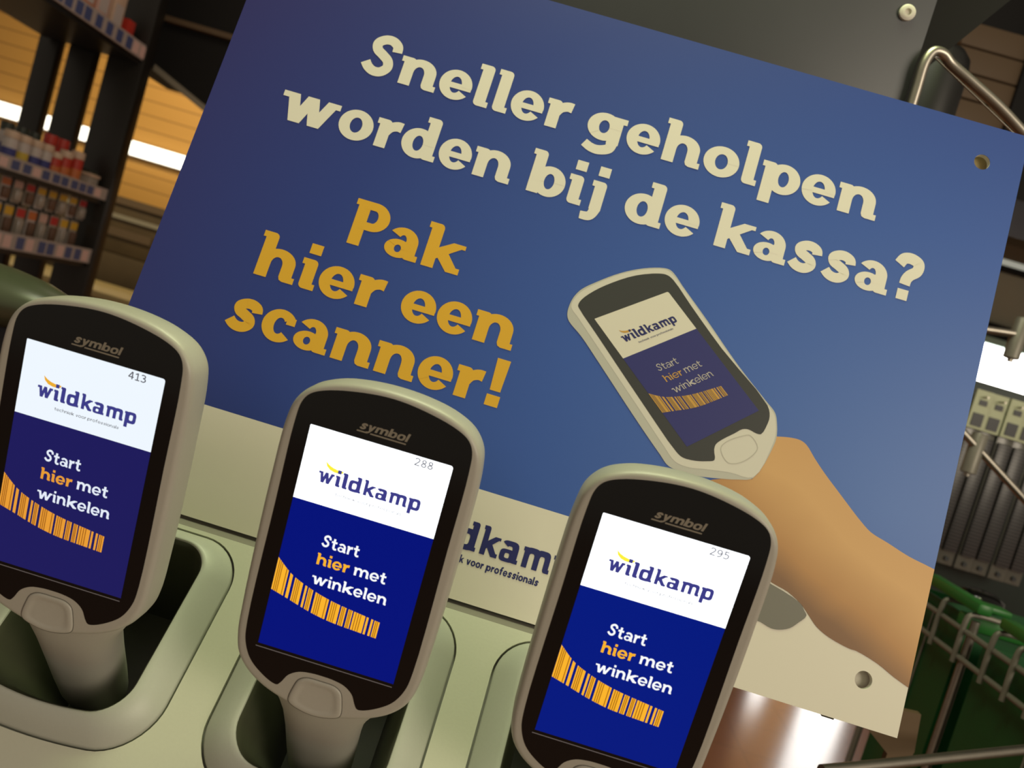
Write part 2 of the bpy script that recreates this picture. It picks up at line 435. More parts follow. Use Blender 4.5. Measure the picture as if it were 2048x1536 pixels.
    if ch == '2': return stroke([(.05, 1.1), (.2, 1.32), (.5, 1.33), (.72, 1.1), (.6, .75), (.3, .4), (.05, .08)], s) + rrect(0, 0, .85, s)
    if ch == '3': return stroke([(.08, 1.2), (.35, 1.34), (.68, 1.2), (.65, .88), (.35, .75)], s) + stroke([(.35, .75), (.72, .62), (.78, .3), (.45, .07), (.05, .18)], s)
    if ch == '4': return stroke([(.6, 1.4), (.03, .4)], s, smooth=False) + rrect(0, .33, .9, .33 + s) + rrect(.55, 0, .55 + s, H)
    if ch == '5': return rrect(.12, H - s, .78, H) + rrect(.12, .7, .12 + s, H) + stroke([(.16, .78), (.45, .86), (.78, .66), (.72, .22), (.4, .06), (.04, .16)], s)
    if ch == '8': return ring(.42, 1.04, .36, .37, s, s) + ring(.42, .37, .42, .39, s, s)
    if ch == '9': return ring(.42, .96, .42, .45, s, s) + stroke([(.78, .95), (.76, .5), (.5, .14), (.15, .06)], s)
    return []

def word(txt, x0, x1, base, xh, s=.39, h=.25, f=.09, n=2.0, track=.07, shear=0.0, A=1.5, C=1.55):
    """polygons (millimetres) of txt, its ink fitted between x0 and x1 on the given baseline"""
    pen = 0; out = []
    for ch in txt:
        if ch == ' ': pen += .45; continue
        P = glyph(ch, s, h, f, n, A, C)
        mn = min(p[0] for q in P for p in q); mxx = max(p[0] for q in P for p in q)
        out += [[(p[0] - mn + pen, p[1]) for p in q] for q in P]
        pen += mxx - mn + track
    pen -= track
    k = (x1 - x0) / pen
    return [[(x0 + p[0] * k + p[1] * xh * shear, base + p[1] * xh) for p in q] for q in out]

def flat(name, polys, z, mt, parent, fn=None):
    mb = MB()
    for q in polys:
        if fn: q = [fn(*p) for p in q]
        ar = sum(q[i][0] * q[(i + 1) % len(q)][1] - q[(i + 1) % len(q)][0] * q[i][1] for i in range(len(q)))
        if ar < 0: q = q[::-1]
        mb.poly([(p[0] / 1000, p[1] / 1000, (z + .0005 * (len(mb.f) % 101)) / 1000) for p in q])
    return mb.build(name, mt, parent)

# screen artwork in millimetres, origin at the screen centre
def bars():
    up = catmull([(-26.1, -8.3), (-19.7, -13.3), (-10.6, -16.9), (-2.9, -18.8), (9, -20.4), (15.6, -21.2)], 8)
    lo = catmull([(-26.1, -21), (-20.1, -22.6), (-10.7, -25.2), (-2.8, -26.6), (8.9, -27.3), (15.6, -27.6)], 8)
    def at(c, x):
        for a, b_ in zip(c, c[1:]):
            if a[0] <= x <= b_[0] + 1e-6: return a[1] + (b_[1] - a[1]) * (x - a[0]) / max(1e-6, b_[0] - a[0])
        return c[-1][1]
    wide, thin = [], []
    groups = [(-26.1, -21.3), (-20.5, -19.4), (-18.4, -15.1), (-14.1, -13.3), (-12.7, -10.9), (-9.9, -4.5), (-3.7, 0), (.6, 2.5), (3.3, 5), (5.5, 9.9), (10.4, 11.2), (12.2, 13), (13.5, 15.5)]
    for a, b_ in groups:
        m_ = (a + b_) / 2
        xs = [a + (b_ - a) * i / 4 for i in range(5)]
        wide.append([(x, at(up, x)) for x in xs] + [(x, at(lo, x)) for x in reversed(xs)])
        w = b_ - a
        if w > 3: fr = (.16, .30, .44, .84) if w > 4.5 else (.2, .42, .62)
        elif w > 1.7: fr = (.3, .62)
        else: fr = ()
        for q in fr:
            x = a + w * q; d = .17
            thin.append([(x - d, at(up, x)), (x + d, at(up, x)), (x + d, at(lo, x)), (x - d, at(lo, x))])
    return wide, thin

def smile(): 
    up = [(-17.6, 31.5), (-16.2, 30.5), (-14.6, 29.85), (-12.8, 29.5), (-10.6, 29.5)]
    lo = [(-17.0, 29.9), (-15.6, 28.75), (-13.8, 28.3), (-12.0, 28.35), (-10.8, 28.75)]
    return [up + lo[::-1]]

LOGO = dict(s=.36, h=.27, f=.08, n=3.6, track=.10, A=1.42)
LETTERS = (('w', -42.5, -29.5), ('i', -28.4, -23.9), ('l', -22.9, -18.0), ('d', -17.0, -6.5), ('k', -4.8, 4.75), ('a', 5.7, 15.3), ('m', 16.9, 31.6), ('p', 32.5, 42.5))
def logo(x0, x1, base, xh):
    k = (x1 - x0) / 85.0
    P = []
    for ch, a, b_ in LETTERS: P += word(ch, x0 + (a + 42.5) * k, x0 + (b_ + 42.5) * k, base, xh, **LOGO)
    return P
def artwork(number=None, light=.28):
    A = []
    A.append(('screen_blue', 'blue', [[(-26.15, -42.9), (26.15, -42.9), (26.15, 15.3), (-26.15, 15.3)]], 0))
    A.append(('screen_white', 'white', rrect(-26.15, 15.3, 26.15, 42.9, tr=1.0, tl=.4), 0))
    A.append(('logo_lettering', 'navy', logo(-19.2, 18.5, 23.5, 4.05), 1))
    A.append(('logo_smile', 'smile', smile(), 1))
    A.append(('tagline_lettering', 'tag', word('techniek voor professionals', -11.7, 12.9, 20.1, .82, s=.2, h=.17, f=0, track=.16), 1))
    A.append(('greeting_lettering', 'text', word('Start', -12.2, 1.9, .4, 3.15, s=light, h=light * .8, f=.06, track=.11)
              + word('met', 1.6, 13.7, -6.5, 3.1, s=light, h=light * .8, f=.06, track=.11)
              + word('winkelen', -12.5, 15.8, -14.2, 3.1, s=light, h=light * .8, f=.06, track=.11, A=1.42), 1))
    A.append(('accent_lettering', 'amber', word('hier', -12.5, -.2, -6.6, 3.1, s=light * 1.1, h=light * .85, f=.06, track=.11, A=1.42), 1))
    wd_, th_ = bars()
    A.append(('barcode', 'bars', wd_, 1)); A.append(('barcode_lines', 'barsdark', th_, 2))
    if number: A.append(('number_lettering', 'digits', word(number, 12.6, 19.3, 39.4, 1.95, s=.19, h=.19, f=0, track=.20), 1))
    return A

# ------------------------------------------------------------------ setting
struct('floor', MB().box(-7, 7, -2.5, 8, -0.1, 0), 'floor')
struct('ceiling', MB().box(-7, 7, 1.2, 8, 4.6, 4.7), 'ceil')
struct('wall_back', MB().box(-7, 2.0, 6.0, 6.1, 0, 4.6).box(2.0, 2.1, 6.0, 8.0, 0, 4.6).box(2.0, 7, 7.9, 8.0, 0, 4.6), 'siding')
# right part of the far wall: window band, trims and panels stacked in height
struct('wall_right', MB().box(2.1, 6.5, 7.05, 7.10, 2.56, 2.985).box(3.35, 6.5, 7.05, 7.1, 0, 1.95), 'greywall')
struct('trim_1', MB().box(2.1, 6.5, 7.0, 7.10, 2.44, 2.56), 'blackmetal')
struct('trim_2', MB().box(2.1, 6.5, 6.98, 7.10, 2.385, 2.44), 'mint')
struct('trim_3', MB().box(2.1, 6.5, 6.99, 7.1, 2.985, 3.03), 'blackmetal')
struct('trim_4', MB().box(2.1, 6.5, 6.98, 7.1, 3.03, 3.075), 'whitetrim')
struct('trim_5', MB().box(2.1, 6.5, 7.0, 7.1, 3.075, 3.20), 'browntrim')
struct('trim_6', MB().box(2.1, 6.5, 7.0, 7.1, 3.20, 4.6), 'brown')
struct('trim_7', MB().box(2.1, 6.5, 6.98, 7.0, 3.42, 3.445), 'orangeline')
struct('trim_8', MB().box(2.1, 6.5, 6.98, 7.0, 3.58, 3.60), 'browntrim')
struct('trim_9', MB().box(2.1, 6.5, 6.98, 7.0, 3.78, 3.81), 'orangeline')
def window(name, x0, x1, z0, z1, y=7.03):
    o = MB().box(x0, x1, y, y + .03, z0, z1).build(name, 'window'); o['kind'] = 'structure'
    fr = MB().box(x0 - .03, x0, y - .02, y + .04, z0 - .03, z1 + .03).box(x1, x1 + .03, y - .02, y + .04, z0 - .03, z1 + .03)
    fr.build('window_frame', 'greywall', o)
window('window_1', 3.30, 6.2, 1.98, 2.385)
window('window_2', 2.41, 2.59, 0.25, 1.12)
window('window_3', 2.90, 3.28, 0.15, 1.9)

# ------------------------------------------------------------------ sign board
SX, SUP, SN = Vector((1, 0, 0)), Vector((0, 0.206892, 0.978364)), Vector((0, -0.978364, 0.206892))
def frame(x, y, z, loc):
    return Matrix(((x[0], y[0], z[0], loc[0]), (x[1], y[1], z[1], loc[1]), (x[2], y[2], z[2], loc[2]), (0, 0, 0, 1)))
sign = thing('sign_board', 'large blue printed sign board behind the scanners with bold cream and yellow lettering', 'sign',
             mw=frame(SX, SUP, SN, (-0.0017, 0.4324, 1.37343)))
SW, SH = 0.21528, 0.16118

def plate_with_holes(name, outer, holes, z0, z1, mt, parent, nb=None):
    cu = bpy.data.curves.new(name, 'CURVE'); cu.dimensions = '2D'; cu.fill_mode = 'BOTH'
    for lp in [outer] + holes:
        sp = cu.splines.new('POLY'); sp.points.add(len(lp) - 1)
        for p, q in zip(sp.points, lp): p.co = (q[0], q[1], 0, 1)
        sp.use_cyclic_u = True
    cu.extrude = (z1 - z0) / 2
    tmp = bpy.data.objects.new(name + '_c', cu); COL.objects.link(tmp)
    bpy.context.view_layer.update()
    me = bpy.data.meshes.new_from_object(tmp.evaluated_get(bpy.context.evaluated_depsgraph_get()))
    bpy.data.objects.remove(tmp); bpy.data.curves.remove(cu)
    me.name = name
    for v in me.vertices: v.co.z += (z0 + z1) / 2
    me.materials.clear(); me.materials.append(M[mt])
    o = bpy.data.objects.new(name, me); COL.objects.link(o); o.parent = parent
    return o

circ = lambda cx, cy, r, n=40: [(cx + r * math.cos(2 * math.pi * i / n), cy + r * math.sin(2 * math.pi * i / n)) for i in range(n)]
plate_with_holes('panel', [(-SW, -SH), (SW, -SH), (SW, SH), (-SW, SH)],
                 [circ(sx * .1935, sy * .1396, .0043) for sx in (-1, 1) for sy in (-1, 1)], -0.003, 0.0, 'sign', sign)
HX = 16.2
hd = dict(s=.39, h=.26, f=.09)
flat('headline_lettering', word('Sneller', -143.4, -25.0, 90, HX, **hd) + word('geholpen', -15.6, 145.4, 90, HX, **hd)
     + word('worden', -177.3, -46.6, 52, HX, **hd) + word('bij', -38.2, 4.4, 52, HX, **hd) + word('de', 16.2, 56.8, 52, HX, **hd)
     + word('kassa', 65.2, 160.3, 52, HX, **hd) + word('?', 160.8, 176.6, 52.3, HX + .6, **hd), .15, 'inkwhite', sign)
flat('call_lettering', word('Pak', -119.9, -57.2, -3.5, HX, **hd) + word('hier', -160.9, -90.6, -33.7, HX, **hd)
     + word('een', -80.5, -18.9, -33.7, HX, **hd) + word('scanner', -164.9, -27.6, -64.2, HX, **hd)
     + word('!', -24.0, -16.9, -64.2, HX, **hd), .15, 'inkyellow', sign)
flat('logo_lettering', logo(-42.5, 42.5, -136.3, 10.1), .15, 'inknavy', sign)
flat('tagline_lettering', word('techniek', -27.2, -10.0, -143.2, 2.6, s=.34, h=.26, f=0, track=.13) + word('voor', -8.8, 0.0, -143.2, 2.6, s=.34, h=.26, f=0, track=.13)
     + word('professionals', 1.4, 28.4, -143.2, 2.6, s=.34, h=.26, f=0, track=.13), .15, 'inknavy', sign)
flat('logo_smile', [[(-38.5, -118.6), (-35.5, -121.8), (-31, -123.9), (-24, -124.6), (-24, -123.0), (-31, -121.2), (-35.5, -118.9), (-39.2, -115.6)]], .15, 'inkyellow', sign)
for sx_, sy_, mt_ in ((.1936, -.1394, 'nylon'), (.1936, .1396, 'beige')):
    MB().loft([[(sx_ + r * math.cos(2 * math.pi * j / 24), sy_ + r * math.sin(2 * math.pi * j / 24), z_) for j in range(24)] for r, z_ in ((.0075, -.012), (.0075, -.0056), (.0065, -.0050))]).build('spacer', mt_, sign, smooth=40)
# printed picture: an arm holding a scanner
ARM = [(123.4, -36.5), (130.1, -35.0), (135.5, -34.7), (139.2, -36.1), (144.9, -41.6), (151.8, -47.7), (159.8, -54.0), (167.8, -60.3), (174.4, -65.3), (180.7, -69.3), (189.9, -71.9), (201.4, -75.3), (210.3, -76.9), (215.25, -77.8), (215.25, -136.7), (207.4, -134.0), (198.1, -130.1), (186.9, -127.3), (183.8, -127.3), (172.7, -125.0), (165.6, -121.9), (161.0, -118.1), (157.5, -115.0), (155.0, -113.2), (147.7, -109.6), (139.8, -107.8), (122.1, -101.5), (104.2, -91.0), (92.9, -72.8), (97.9, -67.1), (117.0, -61.0)]
GRIP = [(123.4, -106.5), (139.4, -108.5), (155.0, -113.2), (157.8, -116.0), (159.4, -118.1), (156.2, -122.7), (152.9, -126.3), (148.2, -128.5), (144.1, -129.0), (138.4, -127.6), (128.4, -125.9)]
OUT = [(3.7, -6.7), (3.3, -2.5), (4.2, 3.0), (6.9, 8.3), (13.6, 14.7), (24.0, 22.8), (35.1, 28.9), (45.3, 32.2), (48.7, 32.1), (51.7, 30.4), (57.3, 25.5), (73.6, 12.1), (95.2, -6.3), (113.7, -20.2), (119.9, -25.0), (122.2, -30.2), (123.6, -36.5), (123.3, -41.6), (117.4, -60.3), (110.0, -63.4), (98.5, -66.1), (86.7, -68.0), (75.0, -67.1), (68.8, -62.4), (52.6, -49.0), (25.1, -25.2), (13.9, -15.7), (5.4, -9.7)]
FACE = [(4.4, -2.1), (5.3, 3.8), (8.5, 8.7), (14.5, 14.5), (24.2, 22.2), (35.3, 28.2), (45.1, 31.5), (48.5, 31.2), (51.6, 29.5), (57.5, 24.7), (73.8, 11.1), (95.4, -7.2), (113.5, -20.9), (119.4, -25.6), (121.6, -30.4), (122.9, -36.7), (122.5, -41.8), (117.3, -59.9), (105.3, -61.1), (93.6, -63.0), (84.2, -64.7), (77.4, -63.9), (69.0, -57.3), (51.7, -42.5), (25.2, -20.0), (9.6, -6.7)]
GLS = [(7.7, -0.3), (8.5, 3.0), (13.4, 9.4), (21.5, 16.7), (32.2, 24.0), (43.7, 28.6), (47.9, 29.0), (51.7, 27.3), (63.8, 17.0), (85.4, -0.7), (115.1, -22.3), (117.6, -27.4), (117.5, -31.7), (115.7, -37.6), (113.3, -38.0), (109.0, -37.2), (105.9, -38.0), (102.6, -41.2), (97.3, -46.2), (94.9, -49.4), (94.8, -52.3), (96.3, -57.3), (92.5, -59.1), (87.1, -60.5), (80.7, -60.8), (76.9, -59.1), (54.5, -40.8), (21.4, -12.6), (8.6, -1.7)]
BTN = [(97.6, -50.3), (99.8, -46.2), (106.7, -41.2), (110.5, -39.7), (115.9, -44.7), (114.0, -50.2), (108.0, -55.7), (103.4, -56.8), (99.9, -54.5)]
flat('printed_arm', [catmull(ARM[:14], 3) + catmull(ARM[14:], 3)], .15, 'skin', sign)
flat('printed_grip', [catmull(GRIP, 3, True)], .20, 'pgrip', sign)
pic = flat('printed_scanner', [catmull(OUT, 4, True)], .25, 'pside', sign)
flat('printed_case', [catmull(FACE, 4, True)], .30, 'pcase', pic)
flat('printed_glass', [catmull(GLS, 3, True)], .35, 'pglass', pic)
bl = catmull(BTN, 4, True)
flat('printed_button', [[bl[i], bl[(i + 1) % len(bl)], inset(bl, .45)[(i + 1) % len(bl)], inset(bl, .45)[i]] for i in range(len(bl))], .36, 'pbtnline', pic)
Q = [(17.8, -4.8), (50.6, 20.5), (111.6, -26.3), (81.1, -54.9)]   # printed screen corners: TL TR BR BL
def homog(q):
    (x0, y0), (x1, y1), (x2, y2), (x3, y3) = q
    sx, sy = x0 - x1 + x2 - x3, y0 - y1 + y2 - y3
    d1, d2, e1, e2_ = x1 - x2, x3 - x2, y1 - y2, y3 - y2
    den = d1 * e2_ - d2 * e1
    g = (sx * e2_ - d2 * sy) / den; h_ = (d1 * sy - sx * e1) / den
    a, b_, d_, e_ = x1 - x0 + g * x1, x3 - x0 + h_ * x3, y1 - y0 + g * y1, y3 - y0 + h_ * y3
    def fn(x, y):
        u, v = (x + 26.15) / 52.3, (42.9 - y) / 85.8
        w = g * u + h_ * v + 1
        return ((a * u + b_ * v + x0) / w, (d_ * u + e_ * v + y0) / w)
    return fn
PM = dict(blue='pblue', white='pwhite', navy='inknavy', smile='pamber', tag='inknavy', text='pgrey', amber='pamber', bars='pamber', barsdark='pamberd')
for nm, ck, P, lv in artwork(light=.17):
    flat('printed_' + nm, P, .40 + .05 * lv, PM[ck], pic, homog(Q))

# ------------------------------------------------------------------ charging dock
BA = Vector((0, 0.33155, 1.17345)); BE = Vector((0, 0.69776, 0.71633)); BN = Vector((0, -0.71633, 0.69776))
dock = thing('charging_dock', 'sloping white charging dock with three grey-rimmed pockets holding the handheld scanners', 'charging dock',
             mw=frame(Vector((1, 0, 0)), BE, BN, BA))
CX = (-0.15255, -0.04625, 0.06005)
def pocket_loop(hw, v0, v1, rb, rt, bulge, k=10):
    out = []
    def arc(cx, cy, r, a0):
        for j in range(k + 1):
            t = math.radians(a0 + 90 * j / k); out.append([cx + r * math.cos(t), cy + r * math.sin(t)])
    def line(a, b_, m_=8):
        for j in range(1, m_): out.append([a[0] + (b_[0] - a[0]) * j / m_, a[1] + (b_[1] - a[1]) * j / m_])
    arc(hw - rb, v0 + rb, rb, 270); line((hw, v0 + rb), (hw, v1 - rt)); arc(hw - rt, v1 - rt, rt, 0); line((hw - rt, v1), (-hw + rt, v1))
    arc(-hw + rt, v1 - rt, rt, 90); line((-hw, v1 - rt), (-hw, v0 + rb)); arc(-hw + rb, v0 + rb, rb, 180); line((-hw + rb, v0), (hw - rb, v0))
    for p in out:
        if p[1] < v0 + rb: p[1] -= bulge * max(0, 1 - (p[0] / hw) ** 2)
    return out
OL = pocket_loop(43.6, -33.5, 60.5, 20, 20, 4.5)
IL = pocket_loop(31.5, -24.0, 52.5, 13, 13, 4.0)
DL = pocket_loop(27.5, -21.0, 49.5, 10, 10, 3.5)
FL = pocket_loop(20, -16, 44, 8, 8, 2)
mm = lambda lp, z, cx: [((p[0]) / 1000 + cx, p[1] / 1000, z / 1000) for p in lp]
mixl = lambda a, b_, t: [(p[0] + (q[0] - p[0]) * t, p[1] + (q[1] - p[1]) * t) for p, q in zip(a, b_)]
plate_with_holes('body', [(-.215, -.12), (.107, -.12), (.107, .0635), (-.215, .0635)],
                 [[(p[0] / 1000 + c, p[1] / 1000) for p in inset(OL, -1.0)] for c in CX], -0.003, 0.0, 'dock', dock)
MB().box(-.215, .107, .0605, .0635, -.016, -.003).build('rear_lip', 'dock', dock)
MB().box(-.214, .106, -.118, -.045, -.040, -.037).build('base_plate', 'blackmetal', dock)
MB().box(-.215, -.212, -.12, .0605, -.04, -.003).box(.104, .107, -.12, .0605, -.04, -.003).box(-.212, .104, -.12, -.117, -.04, -.003).build('skirt', 'dock', dock)
for c in CX:
    lo = [mm(inset(OL, -3), -5, c), mm(OL, -4.5, c), mm(OL, .2, c), mm(inset(OL, .6), .9, c)]
    for t, z in ((.2, 3.0), (.4, 5.2), (.6, 7.0), (.8, 8.2), (.93, 8.8), (1.0, 8.6)): lo.append(mm(mixl(OL, IL, t), z, c))
    lo.append(mm(inset(IL, .5), 7.6, c))
    MB().loft(lo, False, False).build('cradle_rim', 'rim', dock, smooth=50)
    lo = [mm(inset(IL, .3), 8.0, c), mm(inset(IL, .8), 7.4, c), mm(mixl(IL, DL, .45), 4, c), mm(DL, -4, c), mm(mixl(DL, FL, .4), -25, c), mm(FL, -70, c)]
    MB().loft(lo, False, True).build('pocket', 'liner', dock, smooth=50)
ml = MB()   # grey ledge behind the slope, written in dock coordinates
def to_dock(p):
    d_ = Vector(p) - BA; return (d_.x, d_.dot(BE), d_.dot(BN))
A4 = [(-.215, .3795, 1.2137), (.107, .3795, 1.2137), (.107, .47, 1.2137), (-.215, .47, 1.2137)]
lo = [[to_dock((x_, y_, z_ - dz)) for x_, y_, z_ in A4] for dz in (.009, 0)]
ml.loft(lo); ml.build('rear_ledge', 'ledge', dock)

# ------------------------------------------------------------------ handheld scanners
X3, U3, N3 = Vector((0.99993389, -0.00738657, 0.00881211)), Vector((-0.00963682, -0.12028081, 0.99269313)), Vector((-0.00627267, -0.99271243, -0.12034404))
HO_R = [(12, 61.4), (22, 59.2), (29.5, 55.4), (34.2, 49.4), (35.9, 41.5), (36.5, 20), (36.5, -4), (36.0, -30), (35.3, -42), (33.2, -49.8), (28.5, -55.6), (22, -59.8), (14, -62.8), (7, -64.5)]
HO = catmull([(0, 62.2)] + HO_R + [(0, -65.0)] + [(-x, y) for x, y in reversed(HO_R)], 6, True)
GL_R = [(12.5, 58.7), (24.0, 55.9), (28.8, 53.3), (31.0, 49.8), (31.9, 42), (32.0, 12), (31.9, -36), (30.8, -44), (27.6, -50.2), (22.5, -54.4), (17.4, -56.9), (15.6, -57.0), (14.4, -55.6), (12.4, -52.0), (9.0, -49.6), (4.5, -48.6)]
GLO = catmull([(0, 59.9)] + GL_R + [(0, -48.4)] + [(-x, y) for x, y in reversed(GL_R)], 5, True)
BT_R = [(5.5, -51.0), (8.1, -52.6), (9.4, -56), (10.2, -61.2), (9.4, -62.6), (5, -64.2)]
BTO = catmull([(0, -50.7)] + BT_R + [(0, -64.8)] + [(-x, y) for x, y in reversed(BT_R)], 5, True)
z3 = lambda lp, z: [(p[0] / 1000, p[1] / 1000, z / 1000) for p in lp]

def head_mesh():
    lo = [z3(inset(HO, a), z) for a, z in ((9, -19), (4, -18.2), (1.6, -16.2), (.4, -13), (0, -9), (0, -3.2), (.35, -1.5), (.9, -.5), (1.7, -.08), (2.4, 0))]
    return MB().loft(lo)

def handle_mesh():
    lo = []
    for k, (w, t, e) in ((0, (25, 8.0, 0)), (7, (25, 8.6, 0)), (13, (22, 9.8, 0)), (19, (19, 10.8, 0)), (26, (17.0, 11.3, 0)), (40, (15.6, 11.5, 0)), (58, (14.8, 11.2, 0)), (72, (14, 10.5, 0)), (80, (12.5, 9.2, 0)), (84, (9, 6.5, 0))):
        cy, cz = -53.5 - .87 * k, -11.5 - .493 * k
        L_ = []
        for j in range(48):
            X, Y = sell(2 * math.pi * j / 48, 2.5)
            L_.append(((w * X) / 1000, (cy - .493 * Y * t) / 1000, (cz + .87 * Y * t) / 1000))
        lo.append(L_)
    return MB().loft(lo)

def scanner(i, number, label, k):
    cx = (-0.15319, -0.04688, 0.05942)[i]
    d_ = Vector((0.10631, -0.000768, 0.000564)) * (i - 1)
    root = thing('handheld_scanner', label, 'scanner', group='handheld scanners in the dock',
                 mw=frame(X3, U3, N3, Vector((-0.046885, 0.288754, 1.256741)) + d_))
    root_off = 0.3
    hs = head_mesh().build('housing', 'housing', root, smooth=60)
    handle_mesh().build('handle', 'housing', root, smooth=60)
    gl = flat('glass', [GLO], .12, 'glass', root)
    flat('seam', [[BTO[j], BTO[(j + 1) % len(BTO)], inset(BTO, -.28)[(j + 1) % len(BTO)], inset(BTO, -.28)[j]] for j in range(len(BTO))], .06, 'seam', hs)
    sb = lambda q: [(p_[0] * q, (p_[1] + 57.8) * q - 57.8) for p_ in BTO]
    lo = [z3(sb(a), z) for a, z in ((1, -1), (1, .2), (.975, .48), (.93, .62), (.80, .66), (.73, .40), (.60, .30))]
    MB().loft(lo).build('button', 'housing', root, smooth=40)
    bw_ = word('symbol', -9.3, 8.2, 46.5, 2.15, s=.36, h=.26, f=0, n=2.6, track=.10, A=1.42, shear=.28)
    bw_ += [[(-9.9, 45.35), (-6.2, 45.35), (-6.1, 45.85), (-9.8, 45.85)], [(-5.0, 45.35), (8.0, 45.35), (8.1, 45.85), (-4.9, 45.85)]]
    flat('brand_lettering', bw_, .16, 'silkscreen', gl)
    flat('edge_line', [[(-26.8, -44.45), (25.9, -44.45), (25.9, -44.1), (-26.8, -44.1)]], .16, 'trimline', gl)
    dim, blue, txt, amb, smi, dg = k
    mats = dict(white=glow('screen_white', dim, 1.0), blue=glow('screen_blue', blue, 1.0), navy=glow('screen_navy', (.045, .045, .24)),
                smile=glow('screen_smile', smi), tag=glow('screen_tag', dg), text=glow('screen_text', txt), amber=glow('screen_amber', amb),
                bars=glow('screen_bars', tuple(c * 1.02 for c in amb)), barsdark=glow('screen_bars_dark', tuple(c * f_ for c, f_ in zip(amb, (.42, .32, .30)))), digits=glow('screen_digits', dg))
    scr = None
    for nm, ck, P, lv in artwork(number):
        if nm == 'screen_blue':
            scr = flat('screen', P, .20, mats[ck], root)
        else:
            flat(nm, P, .20 + .05 * lv + (.02 if nm == 'screen_white' else 0), mats[ck], scr)
    return root

scanner(0, '413', 'grey handheld scanner at the left of the dock, its dimmer blue screen numbered 413', ((.86, .93, 1.0), (.012, .011, .105), (.78, .84, .95), (.80, .33, .035), (.85, .42, .03), (.10, .10, .12)))
scanner(1, '288', 'grey handheld scanner in the middle of the dock, its bright screen numbered 288', ((1.6, 1.65, 1.7), (.0, .006, .19), (.95, .97, 1.0), (.95, .45, .025), (1.0, .88, .05), (.22, .22, .25)))
scanner(2, '295', 'grey handheld scanner at the right of the dock, overlapping the printed arm, screen numbered 295', ((1.6, 1.65, 1.7), (.0, .010, .21), (.95, .97, 1.0), (.95, .45, .025), (1.0, .88, .05), (.22, .22, .25)))

# ------------------------------------------------------------------ stand behind the sign
stand = thing('display_stand', 'dark grey metal stand behind the blue sign with a riveted panel and bent steel tubes', 'stand', (0, .56, 0))
def L3(p): return (p[0], p[1] - .56, p[2])
bp_ = MB().box(-.20, .1735, 0, .012, 1.20, 2.1).build('back_panel', 'darkmetal', stand, bevel=.001)
MB().box(.150, .1735, .012, .10, 1.32, 2.1).build('side_panel', 'blackmetal', stand)
MB().box(-.10, .02, .012, .12, 0, 1.3).build('post', 'blackmetal', stand)
MB().box(-.3, .14, -.1, .3, 0, .012).build('foot_plate', 'blackmetal', stand, bevel=.002)
MB().box(-.14, .04, -.088, .012, 1.12, 1.204).build('dock_bracket', 'blackmetal', stand)
for x_, z_ in ((.157, 1.622), (-.17, 1.85)):
    MB().loft([[(x_ + r * math.cos(a) , y_, z_ + r * math.sin(a)) for a in [2 * math.pi * j / 24 for j in range(24)]] for r, y_ in ((.0052, 0), (.0052, -.0018), (.0040, -.0026), (.0022, -.0026), (.0018, -.001))]).build('rivet', 'nylon', stand, smooth=40)
MB().loft([[(.1735 + y_, .022 + r * math.cos(a), 1.628 + r * math.sin(a)) for a in [2 * math.pi * j / 24 for j in range(24)]] for r, y_ in ((.0055, 0), (.0055, .002), (.004, .0034), (.0015, .0036))]).build('screw', 'steel', stand, smooth=40)
tp = catmull([(.1775, .555, 1.40), (.1775, .555, 1.52), (.1765, .555, 1.575), (.1765, .555, 1.594), (.180, .556, 1.6015), (.187, .558, 1.6025), (.194, .56, 1.599), (.209, .56, 1.592), (.232, .56, 1.581), (.256, .56, 1.567), (.34, .56, 1.518), (.47, .56, 1.442), (.49, .56, 1.425), (.4965, .56, 1.40), (.4965, .56, 1.2), (.4965, .56, .002)], 6)
MB().tube([L3(p) for p in tp], .0034).build('tube', 'steel', stand, smooth=60)
MB().tube([L3((.183, .57, 1.606)), L3((.25, .57, 1.5715)), L3((.33, .57, 1.53))], .0006, 8).build('wire', 'steel', stand, smooth=60)
MB().loft([[L3((x_, y_, z_)) for x_, z_ in ((.182, 1.575), (.182, 1.78), (.30, 1.78), (.252, 1.695), (.2195, 1.647), (.204, 1.624))] for y_ in (.64, .646)]).build('gusset', 'blackmetal', stand)
MB().tube([L3((.235, .509, 1.1451)), L3((.2568, .52, 1.148)), L3((.409, .60, 1.168)), L3((.4925, .644, 1.179))], .0036).build('lower_tube', 'steel', stand, smooth=60)
MB().box(.1775, .1835, -.158, -.150, 1.2140, 1.220).build('sign_peg', 'liner', stand)
MB().loft([[L3((x_, y_, z_)) for x_, z_ in ((.275, 1.165), (.332, 1.17), (.336, 1.142), (.326, 1.10), (.318, 1.10), (.318, 1.135))] for y_ in (.60, .606)]).build('lower_bracket', 'browntrim', stand)

# dark rounded cover left of the dock, and lamp seen past the stand
cvr = thing('rounded_cover', 'dark olive rounded plastic cover behind the left scanner, below the shop shelves', 'cover', (-.5, .60, .9))
MB().loft([[(x_ + .5, 1.75 * r * math.cos(2 * math.pi * j / 32), .366 + r * math.sin(2 * math.pi * j / 32)) for j in range(32)] for x_, r in ((-.75, .023), (-.44, .0235), (-.405, .0225), (-.38, .0195), (-.362, .0145), (-.350, .008), (-.346, .002))]).build('cap', 'olivebody', cvr, smooth=60)
MB().box(-.25, .105, -.036, .036, 0, .366).build('body', 'blackmetal', cvr, bevel=.004)

